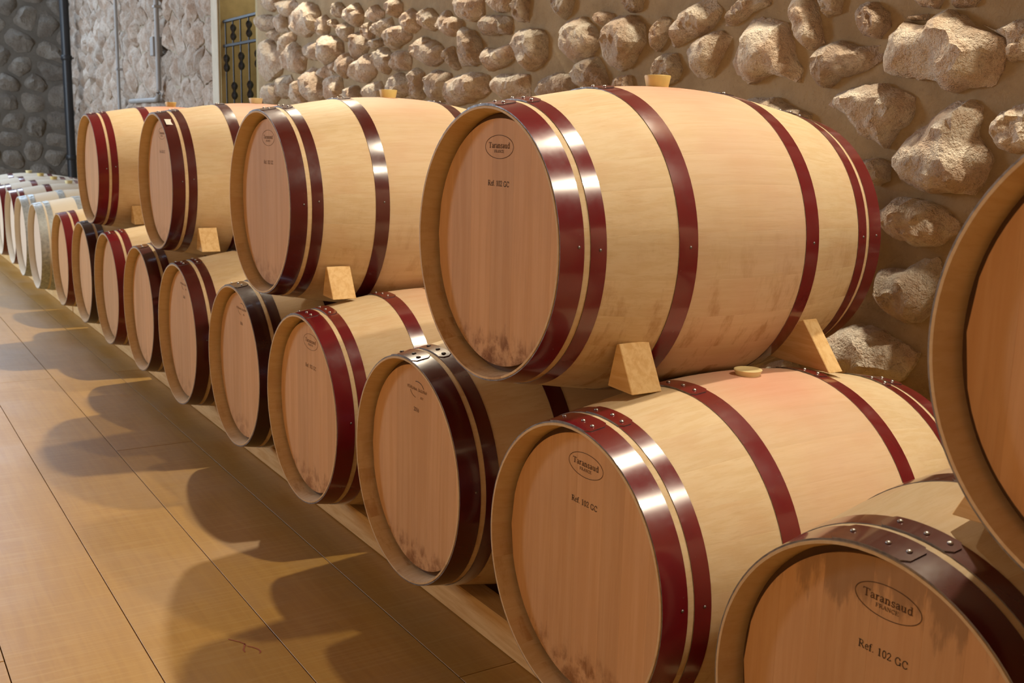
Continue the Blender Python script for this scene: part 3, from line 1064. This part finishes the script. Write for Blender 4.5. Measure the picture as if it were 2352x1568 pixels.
_cz = MB().lathe([(HR - 0.02, 0.0525), (0.290, 0.0525), (0.290, 0.058), (HR - 0.02, 0.058)], 48, (0, 0, BR), axis='y', cap=False)
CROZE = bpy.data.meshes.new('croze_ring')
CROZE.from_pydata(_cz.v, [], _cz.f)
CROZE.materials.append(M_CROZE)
BOARDS = [board_mesh(hb[i], hb[i + 1]) for i in range(7)]
_bk = MB().lathe([(HR, BL - 0.060), (HR, BL - 0.040)], 40, (0, 0, BR), axis='y')
BACK = bpy.data.meshes.new('back_head')
BACK.from_pydata(_bk.v, [], _bk.f)
BACK.materials.append(M_HEAD)


def hoop_mesh(y0, y1, mats, flap_a=(1.42, 1.80), n=96, th=0.0016):
    """band following the barrel; the overlap flap lies on top; slot 0 paint, slot 1 worn edge"""
    vs, fs, mi = [], [], []

    def band(a0, a1, cnt, lift, closed, round_end=False):
        b = len(vs)
        ny = 4
        for i in range(cnt + (0 if closed else 1)):
            f = i / cnt
            a = a0 + (a1 - a0) * f
            sh = 0.0
            if round_end:
                e = min(f, 1 - f) * abs(a1 - a0) * 0.31
                sh = 0.010 * max(0.0, 1 - e / 0.010) ** 2
            ring = []
            for j in range(ny + 1):
                y = (y0 + sh) + (y1 - y0 - 2 * sh) * j / ny
                ring.append((y, rad(y) + th + lift))
            pr_ = [(y0 + sh, rad(y0 + sh) - 0.0012 + lift * 0.9)] + ring + [(y1 - sh, rad(y1 - sh) - 0.0012 + lift * 0.9)]
            for (y, r) in pr_:
                vs.append((r * math.cos(a), y, BR + r * math.sin(a)))
        m = ny + 3
        for i in range(cnt):
            A = b + i * m
            B = b + ((i + 1) % cnt if closed else i + 1) * m
            for j in range(m - 1):
                fs.append((A + j, B + j, B + j + 1, A + j + 1))
                mi.append(1 if j in (0, m - 2) else 0)
        if not closed:
            fs.append(tuple(b + j for j in range(m))); mi.append(1)
            fs.append(tuple(b + cnt * m + j for j in range(m))[::-1]); mi.append(1)
    band(0, 2 * PI, n, 0.0, True)
    band(flap_a[0], flap_a[1], 14, 0.0021, False, True)
    me = bpy.data.meshes.new('hoop')
    me.from_pydata(vs, [], fs)
    for q in mats:
        me.materials.append(q)
    me.polygons.foreach_set('material_index', mi)
    me.polygons.foreach_set('use_smooth', [True] * len(me.polygons))
    import bmesh
    bm = bmesh.new(); bm.from_mesh(me); bmesh.ops.recalc_face_normals(bm, faces=bm.faces); bm.to_mesh(me); bm.free()
    me.set_sharp_from_angle(angle=math.radians(40))
    return me


HSPEC = [(0.0015, 0.0535), (0.0675, 0.1025), (0.2685, 0.3145)]
HSPEC = HSPEC + [(BL - b, BL - a) for a, b in HSPEC]
HNAMES = ['chime_hoop', 'quarter_hoop', 'bilge_hoop', 'chime_hoop', 'quarter_hoop', 'bilge_hoop']
PAINTS = {'red': (M_RED, M_EDGE), 'maroon': (M_MAR, M_EDGE), 'dark': (M_BLK, M_EDGE), 'galv': (M_GAL, M_GAL)}
FLAPS = [(1.40, 1.86), (1.34, 1.74), (1.42, 1.80)]
HOOPS = {}


def hoops_for(p):
    if p not in HOOPS:
        HOOPS[p] = [hoop_mesh(y0, y1, PAINTS[p], FLAPS[i % 3]) for i, (y0, y1) in enumerate(HSPEC)]
    return HOOPS[p]


def dome_mesh(r, h, mat, name):
    b = MB().lathe([(r, 0), (r * 0.92, h * 0.45), (r * 0.6, h * 0.85), (r * 0.2, h)], 8)
    me = bpy.data.meshes.new(name)
    me.from_pydata(b.v, [], b.f)
    me.materials.append(mat)
    me.polygons.foreach_set('use_smooth', [True] * len(me.polygons))
    return me


RIVET = dome_mesh(0.0048, 0.0036, M_RIV, 'rivet')
RIVETD = dome_mesh(0.0068, 0.003, M_RIVD, 'rivet')
NAIL = dome_mesh(0.0032, 0.0022, M_EDGE, 'hoop_nail')


def on_surface(o, a, y, lift):
    r = rad(y) + lift
    o.location = (r * math.cos(a), y, BR + r * math.sin(a))
    o.rotation_euler = (0, PI / 2 - a, 0)


BUNG = {}
for nm, mt, hh in (('tall', M_BUNG, 0.026), ('low', M_BUNGW, 0.012), ('pale', M_BUNGW, 0.024)):
    b = MB().lathe([(0.022, -0.03), (0.0265, 0.0), (0.0315, hh * 0.9), (0.0305, hh), (0.026, hh * 1.02), (0.024, hh * 0.9)], 24, (0, BL / 2, 2 * BR))
    me = bpy.data.meshes.new('bung')
    me.from_pydata(b.v, [], b.f)
    me.materials.append(mt)
    me.polygons.foreach_set('use_smooth', [True] * len(me.polygons))
    me.set_sharp_from_angle(angle=math.radians(40))
    BUNG[nm] = me

# --- serif lettering drawn with strokes: (polyline, width)
TH, TN = 0.105, 0.05


def _s(*pts, w=TN):
    return (pts, w)


def stem(x, y0, y1, a=0.10):
    return [_s((x, y0), (x, y1), w=TH), _s((x - a, y0 + .02), (x + a, y0 + .02))]


_C = [(.52, .47), (.48, .58), (.39, .645), (.29, .65), (.17, .58), (.09, .43), (.08, .30), (.12, .14), (.22, .03), (.34, .005), (.46, .05), (.54, .15)]
GL = {
    'T': (.62, [_s((.03, .645), (.59, .645)), _s((.04, .66), (.03, .52)), _s((.58, .66), (.59, .52))] + stem(.31, 0, .64)),
    'a': (.45, [_s((.09, .33), (.11, .41), (.20, .45), (.29, .42), (.32, .34)), _s((.32, .36), (.32, .07), w=.09), _s((.32, .28), (.18, .23), (.10, .17), (.08, .09), (.13, .02), (.21, .02), (.32, .11), w=.06), _s((.32, .06), (.37, .01), (.43, .04))]),
    'r': (.35, stem(.12, 0, .44, .09) + [_s((.02, .42), (.12, .43)), _s((.14, .31), (.20, .41), (.27, .44), (.32, .40), w=.07)]),
    'n': (.52, stem(.12, 0, .44, .09) + stem(.38, 0, .34, .09) + [_s((.02, .42), (.12, .43)), _s((.14, .34), (.22, .43), (.31, .43), (.37, .36), w=.065)]),
    's': (.37, [_s((.31, .34), (.29, .42), (.20, .45), (.11, .42), (.08, .34), (.13, .27), (.25, .20), (.31, .12), (.28, .03), (.18, 0), (.09, .04), (.06, .13), w=.065)]),
    'u': (.52, [_s((.11, .44), (.11, .13), w=.095), _s((.11, .13), (.15, .03), (.23, .01), (.33, .09), w=.06), _s((.37, .44), (.37, 0), w=.095), _s((.02, .425), (.11, .425)), _s((.27, .425), (.37, .425)), _s((.37, .02), (.47, .03))]),
    'd': (.52, [_s((.36, .36), (.28, .44), (.17, .43), (.09, .33), (.07, .20), (.11, .06), (.20, 0), (.29, .02), (.36, .10), w=.07), _s((.37, .67), (.37, 0), w=.095), _s((.27, .655), (.37, .655)), _s((.37, .02), (.47, .03))]),
    'F': (.56, stem(.15, 0, .65) + [_s((.04, .645), (.51, .645)), _s((.51, .66), (.52, .52)), _s((.15, .34), (.38, .34)), _s((.38, .42), (.38, .26))]),
    'E': (.60, stem(.15, 0, .65) + [_s((.04, .645), (.51, .645)), _s((.51, .66), (.52, .52)), _s((.15, .34), (.40, .34)), _s((.40, .42), (.40, .26)), _s((.10, .02), (.54, .02)), _s((.54, .0), (.56, .15))]),
    'R': (.66, stem(.15, 0, .65) + [_s((.04, .645), (.36, .645), (.46, .58), (.48, .48), (.44, .38), (.34, .33), (.15, .33), w=.06), _s((.30, .33), (.58, .02), w=.09), _s((.52, .02), (.66, .02))]),
    'A': (.66, [_s((.08, .02), (.32, .66), w=.05), _s((.32, .66), (.56, .02), w=.10), _s((.17, .22), (.48, .22)), _s((.0, .02), (.19, .02)), _s((.46, .02), (.66, .02))]),
    'N': (.70, [_s((.13, .02), (.13, .65), w=.05), _s((.13, .65), (.56, .02), w=.10), _s((.56, .02), (.56, .65), w=.05), _s((.03, .02), (.23, .02)), _s((.46, .645), (.66, .645)), _s((.03, .645), (.13, .645))]),
    'C': (.62, [_s(*_C, w=.075), _s((.53, .64), (.53, .45))]),
    'G': (.70, [_s(*_C, w=.075), _s((.53, .64), (.53, .45)), _s((.55, .03), (.55, .28), w=.09), _s((.44, .28), (.65, .28))]),
    'e': (.43, [_s((.09, .25), (.36, .25)), _s((.36, .25), (.34, .37), (.26, .44), (.17, .43), (.10, .35), (.08, .22), (.12, .08), (.21, .01), (.31, .03), (.38, .11), w=.065)]),
    'f': (.32, stem(.14, 0, .54, .09) + [_s((.14, .54), (.18, .63), (.26, .66), (.33, .62), w=.06), _s((.03, .43), (.28, .43))]),
    '.': (.24, [_s((.09, .05), (.14, .05), w=.09)]),
    '1': (.46, stem(.23, 0, .66, .12) + [_s((.11, .56), (.23, .65))]),
    '0': (.48, [_s(*[(.24 + .16 * math.cos(i * PI / 7), .33 + .32 * math.sin(i * PI / 7)) for i in range(15)], w=.075)]),
    '2': (.48, [_s((.08, .48), (.12, .60), (.22, .655), (.33, .62), (.38, .52), (.35, .40), (.09, .04), w=.07), _s((.07, .035), (.39, .035), (.42, .14), w=.07)]),
    '6': (.48, [_s((.37, .62), (.22, .56), (.12, .42), (.08, .25), (.12, .08), (.22, .01), (.33, .05), (.39, .17), (.37, .30), (.28, .37), (.18, .35), (.10, .26), w=.07)]),
    ' ': (.30, []),
}


def strokes_mesh(strokes, mat, name, y):
    vs, fs = [], []
    for pts, wd in strokes:
        h = wd / 2
        for i in range(len(pts) - 1):
            a, b = Vector(pts[i]), Vector(pts[i + 1])
            d = b - a
            if d.length < 1e-9:
                continue
            d.normalize()
            nn = Vector((-d.y, d.x)) * h
            e = d * (h * 0.3)
            k = len(vs)
            for p in (a - e + nn, a - e - nn, b + e - nn, b + e + nn):
                vs.append((p.x, y, p.y))
            fs.append((k, k + 1, k + 2, k + 3))
    me = bpy.data.meshes.new(name)
    me.from_pydata(vs, [], fs)
    me.materials.append(mat)
    return me


def text_strokes(s, width, cx, base, squash=1.0):
    tot_ = sum(GL[c][0] for c in s)
    k = width / tot_
    out, x = [], cx - width / 2
    for c in s:
        adv, st = GL[c]
        for pts, wd in st:
            out.append(([(x + p[0] * k, base + p[1] * k * squash) for p in pts], wd * k))
        x += adv * k
    return out


SY = 0.0394
_el = [(0.0585 * math.cos(i * PI / 32), BR + 0.212 + 0.0252 * math.sin(i * PI / 32)) for i in range(65)]
ST_BRAND = ([(_el, 0.0012)] + text_strokes('Taransaud', 0.089, 0, BR + 0.2095, 0.86) + text_strokes('FRANCE', 0.041, 0, BR + 0.1995, 0.85))
ST_REF = text_strokes('Ref. 102 GC', 0.089, 0, BR + 0.127, 1.0)
ME_BRAND = strokes_mesh(ST_BRAND, M_INK, 'brand_stamp', SY)
ME_REF = strokes_mesh(ST_REF, M_INKB, 'reference_stamp', SY)
ME_BRANDF = strokes_mesh(ST_BRAND, M_INKF, 'brand_stamp', SY)
ME_REFF = strokes_mesh(ST_REF, M_INKF, 'reference_stamp', SY)
# other maker: two arcs around an unreadable burnt line, a year below
_rr = random.Random(5)
_lines = []
x = -0.055
while x < 0.055:
    if not -0.004 < x < 0.006:
        hgt = _rr.uniform(0.006, 0.0085)
        _lines.append(([(x, BR + 0.208), (x, BR + 0.208 + hgt)], 0.0016))
        _lines.append(([(x, BR + 0.208 + _rr.choice((0.0, 0.004, hgt))), (x + 0.004, BR + 0.208 + _rr.choice((0.0, 0.004, hgt)))], 0.0011))
    x += 0.0062
_a1 = [(0.002 + 0.036 * math.cos(t), BR + 0.212 + 0.021 * math.sin(t)) for t in [0.35 + 1.55 * i / 14 for i in range(15)]]
_a2 = [(-0.004 + 0.036 * math.cos(t), BR + 0.210 + 0.021 * math.sin(t)) for t in [PI + 0.25 + 1.2 * i / 14 for i in range(15)]]
ST_OTHER = _lines + [(_a2, 0.0016)] + [([(0.018 + 0.006 * i, BR + 0.190), (0.021 + 0.006 * i, BR + 0.196)], 0.0016) for i in range(3)]
ME_OTHER = strokes_mesh(ST_OTHER, M_INKF, 'maker_stamp', SY)
ME_ARC = strokes_mesh([(_a1, 0.0017)], M_INKB, 'maker_arc_stamp', SY)
ME_YEAR = strokes_mesh(text_strokes('2016', 0.030, -0.004, BR + 0.152, 1.0), M_INK, 'year_stamp', SY)


def make_barrel(x, y, z, label, hoop='red', tone=1.0, pink=0.6, grime=0.5, stamp=None, bung='tall', parts=True, rivet='light', roll=0.0, seed=0, headtop=0.0, group=None):
    root = tag(empty('wine_barrel', (x, y, z)), label, 'barrel', group or 'oak wine barrels stacked along the wall')
    r = random.Random(seed * 31 + 5)
    if parts:
        for i, me in enumerate(STAVES):
            o = link_mesh('stave', me, root)
            o.color = (tone * r.uniform(0.965, 1.03), pink, grime, 1)
        for i, me in enumerate(BOARDS):
            o = link_mesh('head_board', me, root)
            o.color = (tone * r.uniform(0.92, 1.06), headtop, grime, 1)
    else:
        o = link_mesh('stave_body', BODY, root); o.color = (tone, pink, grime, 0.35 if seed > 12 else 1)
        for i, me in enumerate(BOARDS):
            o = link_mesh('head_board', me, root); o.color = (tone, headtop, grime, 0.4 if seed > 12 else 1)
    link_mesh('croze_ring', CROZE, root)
    o = link_mesh('back_head', BACK, root); o.color = (tone, 0, grime, 1)
    for i, me in enumerate(hoops_for(hoop)):
        h = link_mesh(HNAMES[i], me, root)
        if parts:
            y0, y1 = HSPEC[i]
            f0, f1 = FLAPS[i % 3]
            for a in (f0 + 0.05, f0 + 0.16, f1 - 0.08)[:2 if i > 2 else 3]:
                q = link_mesh('rivet', RIVETD if rivet == 'dark' else RIVET, h)
                on_surface(q, a, (y0 + y1) / 2 + r.uniform(-0.004, 0.004), 0.0036)
            q = link_mesh('hoop_nail', NAIL, h)
            on_surface(q, 0.06 + r.uniform(-0.02, 0.02), y0 + (y1 - y0) * (0.78 if i == 0 else 0.6), 0.0014)
    if bung:
        o = link_mesh('bung', BUNG[bung], root)
        o['label'] = 'yellow silicone bung'
    if stamp:
        for me in {'brand': (ME_BRAND, ME_REF), 'faint': (ME_BRANDF, ME_REFF), 'other': (ME_OTHER, ME_ARC, ME_YEAR)}[stamp]:
            link_mesh(me.name.split('.')[0], me, root)
    return root


P = 0.7305
ZB1, ZT1 = 0.42 - BR, 1.048 - BR
bdx = {0: -.006, 1: -.016, 2: -.026, 3: -.012, 4: .010, 5: .021, 6: .020, 7: .008, 8: -.004, 9: .001, 10: -.023, 11: -.016, 12: -.02, 13: -.02, 14: -.02, 15: -.02, -1: 0.0}
bdy = {0: .011, 1: .009, 2: .006, 3: -.004, 4: .005, 5: -.01, 6: 0, 7: .004, 8: .015, 9: .013, 10: -.028, 11: -.023}
LB = {-1: 'lower barrel beyond the right edge of the picture',
      0: 'nearest lower barrel, cropped by bottom right corner, dark maroon hoops and stained head',
      1: 'lower barrel with crimson hoops and a wooden wedge and low bung on top',
      2: 'lower barrel with brown-maroon hoops, dark rivets and a year stamped on its head',
      3: 'lower barrel with crimson hoops and wedge on top, fourth from right in bottom row',
      4: 'lower barrel with dark brown hoops, fifth from right in bottom row',
      5: 'lower barrel with maroon hoops, sixth from right in bottom row',
      6: 'lower barrel with maroon hoops, seventh from right, under the paper-tagged barrel',
      7: 'lower barrel with bright red hoops, eighth from right, below the two leftmost stacked barrels',
      8: 'lower barrel with near-black hoops under the leftmost stacked barrel',
      9: 'lower barrel with crimson hoops beside the two galvanised ones',
      10: 'pale barrel with galvanised hoops, the nearer of the two',
      11: 'pale barrel with galvanised hoops, the farther of the two',
      12: 'far low barrel with red hoops directly behind the galvanised ones',
      13: 'second far low barrel with red hoops behind the galvanised ones',
      14: 'third far low barrel with red hoops behind the galvanised ones',
      15: 'farthest low barrel next to the dark end wall'}
HB = {-1: 'maroon', 0: 'maroon', 1: 'red', 2: 'maroon', 3: 'red', 4: 'dark', 5: 'maroon', 6: 'maroon', 7: 'red', 8: 'dark', 9: 'red', 10: 'galv', 11: 'galv', 12: 'red', 13: 'red', 14: 'red', 15: 'red'}
for i in range(-1, 16):
    lift = {10: 0.015, 11: 0.02}.get(i, 0.03 if i > 11 else 0.0)
    make_barrel(-i * P + bdx[i], bdy.get(i, 0.0), ZB1 + lift, LB[i], HB[i],
                tone={0: 0.92}.get(i, 1.0),
                pink={1: 0.6, 0: 0.4}.get(i, 0.3) if i < 9 else 0.0,
                grime={0: 0.8, 1: 0.9, 2: 0.9, 3: 0.8, 4: 0.5}.get(i, 0.3),
                stamp={0: 'brand', 1: 'brand', 2: 'other', 3: 'faint', 4: 'other', 5: 'other'}.get(i),
                bung='low' if i < 12 else ('pale' if i in (12, 15) else 'tall'), parts=i < 9, rivet='dark' if i == 2 else 'light', seed=i + 3,
                headtop=1.0 if i == 0 else 0.0)
TX = {1: 0.5 * P - .005, 2: -1.5 * P - .002, 3: -3.5 * P + .018, 4: -5.5 * P + .002, 5: -7.5 * P + .002}
TY = {1: -.008, 2: .001, 3: -.013, 4: .016, 5: .007}
LT = {1: 'nearest stacked barrel, cropped by the right edge of the picture',
      2: 'large upper barrel with crimson hoops and stamped head in the middle of the picture',
      3: 'upper barrel with maroon hoops left of the large one',
      4: 'upper barrel with maroon hoops and small white paper tag',
      5: 'leftmost upper barrel with bright red hoops'}
for i in range(1, 6):
    b_ = make_barrel(TX[i], TY[i], ZT1, LT[i], {1: 'maroon', 2: 'red', 3: 'maroon', 4: 'maroon', 5: 'red'}[i],
                     pink={2: 0.6, 3: 0.4, 4: 0.8, 5: 0.8}.get(i, 0.4), grime={1: 0.2, 2: 1.0, 3: 0.5}.get(i, 0.3),
                     stamp={2: 'brand', 3: 'faint', 4: 'faint'}.get(i), bung={3: 'tall', 4: 'pale', 5: 'tall'}.get(i, 'tall'), seed=40 + i)
    if i == 4:      # paper tag on the chime hoop
        tg = MB().quadbox(-0.022, 0.022, -0.014, 0.014, 0, 0.0012, 0.0003).build('paper_tag', [M_PAPER], b_)
        on_surface(tg, 1.02, 0.030, 0.0022)
        tg.rotation_euler = (0, PI / 2 - 1.02, 0)

# ------------------------------------------------------------------ wedges and runner beams


def wedge(x, y, z, prof, yl, label, mirror=False, rz=0.0):
    s = -1 if mirror else 1
    pts = [(s * a, b) for a, b in prof]
    if s < 0:
        pts = pts[::-1]
    n = len(pts)
    vs = [(a, 0, b) for a, b in pts] + [(a, yl, b) for a, b in pts]
    fs = [tuple(range(n))[::-1], tuple(range(n, 2 * n))] + [(i, (i + 1) % n, n + (i + 1) % n, n + i) for i in range(n)]
    ax = sum(p[0] for p in pts) / n; az = min(p[1] for p in pts)
    vs = [(v[0] - ax, v[1] - yl / 2, v[2] - az) for v in vs]
    import bmesh
    o = mesh_obj('wooden_wedge', vs, fs, [M_PINE])
    bm = bmesh.new(); bm.from_mesh(o.data)
    bmesh.ops.recalc_face_normals(bm, faces=bm.faces)
    bmesh.ops.bevel(bm, geom=bm.edges, offset=0.0015, segments=1, affect='EDGES')
    bm.to_mesh(o.data); bm.free()
    o.location = (x + ax, y + yl / 2, z + az)
    o.rotation_euler = (0, 0, rz)
    return tag(o, label, 'wedge', 'pine wedges under the stacked barrels')


ZTC = ZT1 + BR
WP = [(0.252, -0.283), (0.337, -0.286), (0.286, -0.186), (0.276, -0.189)]
wedge(TX[2], 0.172, ZTC, WP, 0.080, 'pine wedge under front flank of the large upper barrel')
wedge(TX[3], 0.112, ZTC, WP, 0.080, 'pine wedge under the upper barrel left of the large one')
wedge(TX[4], 0.125, ZTC, WP, 0.080, 'pine wedge under the upper barrel with the paper tag')
wedge(TX[5], 0.178, ZTC, WP, 0.080, 'pine wedge under the leftmost upper barrel')
wedge(TX[1], 0.135, ZTC, WP, 0.080, 'pine wedge peeking out under the cropped right-hand barrel', True)
wedge(TX[2], 0.69, ZTC, [(0.20, -0.270), (0.402, -0.276), (0.312, -0.166), (0.295, -0.172)], 0.045, 'pine wedge under rear flank of the large upper barrel, near the wall')

for nm, ya, lab in (('f', 0.146, 'front'), ('b', 0.73, 'rear')):
    for xa, xb, hh, lb in ((-6.95, 1.3, 0.0885, 'under the near lower barrels'), (-11.6, -6.98, 0.112, 'under the far lower barrels')):
        o = MB().quadbox(xa, xb, ya, ya + 0.07, 0.0, hh, 0.003).build('runner_beam', [M_PINE])
        tag(o, '%s pine runner beam lying on the floor %s' % (lab, lb), 'beam', 'pine runner beams')
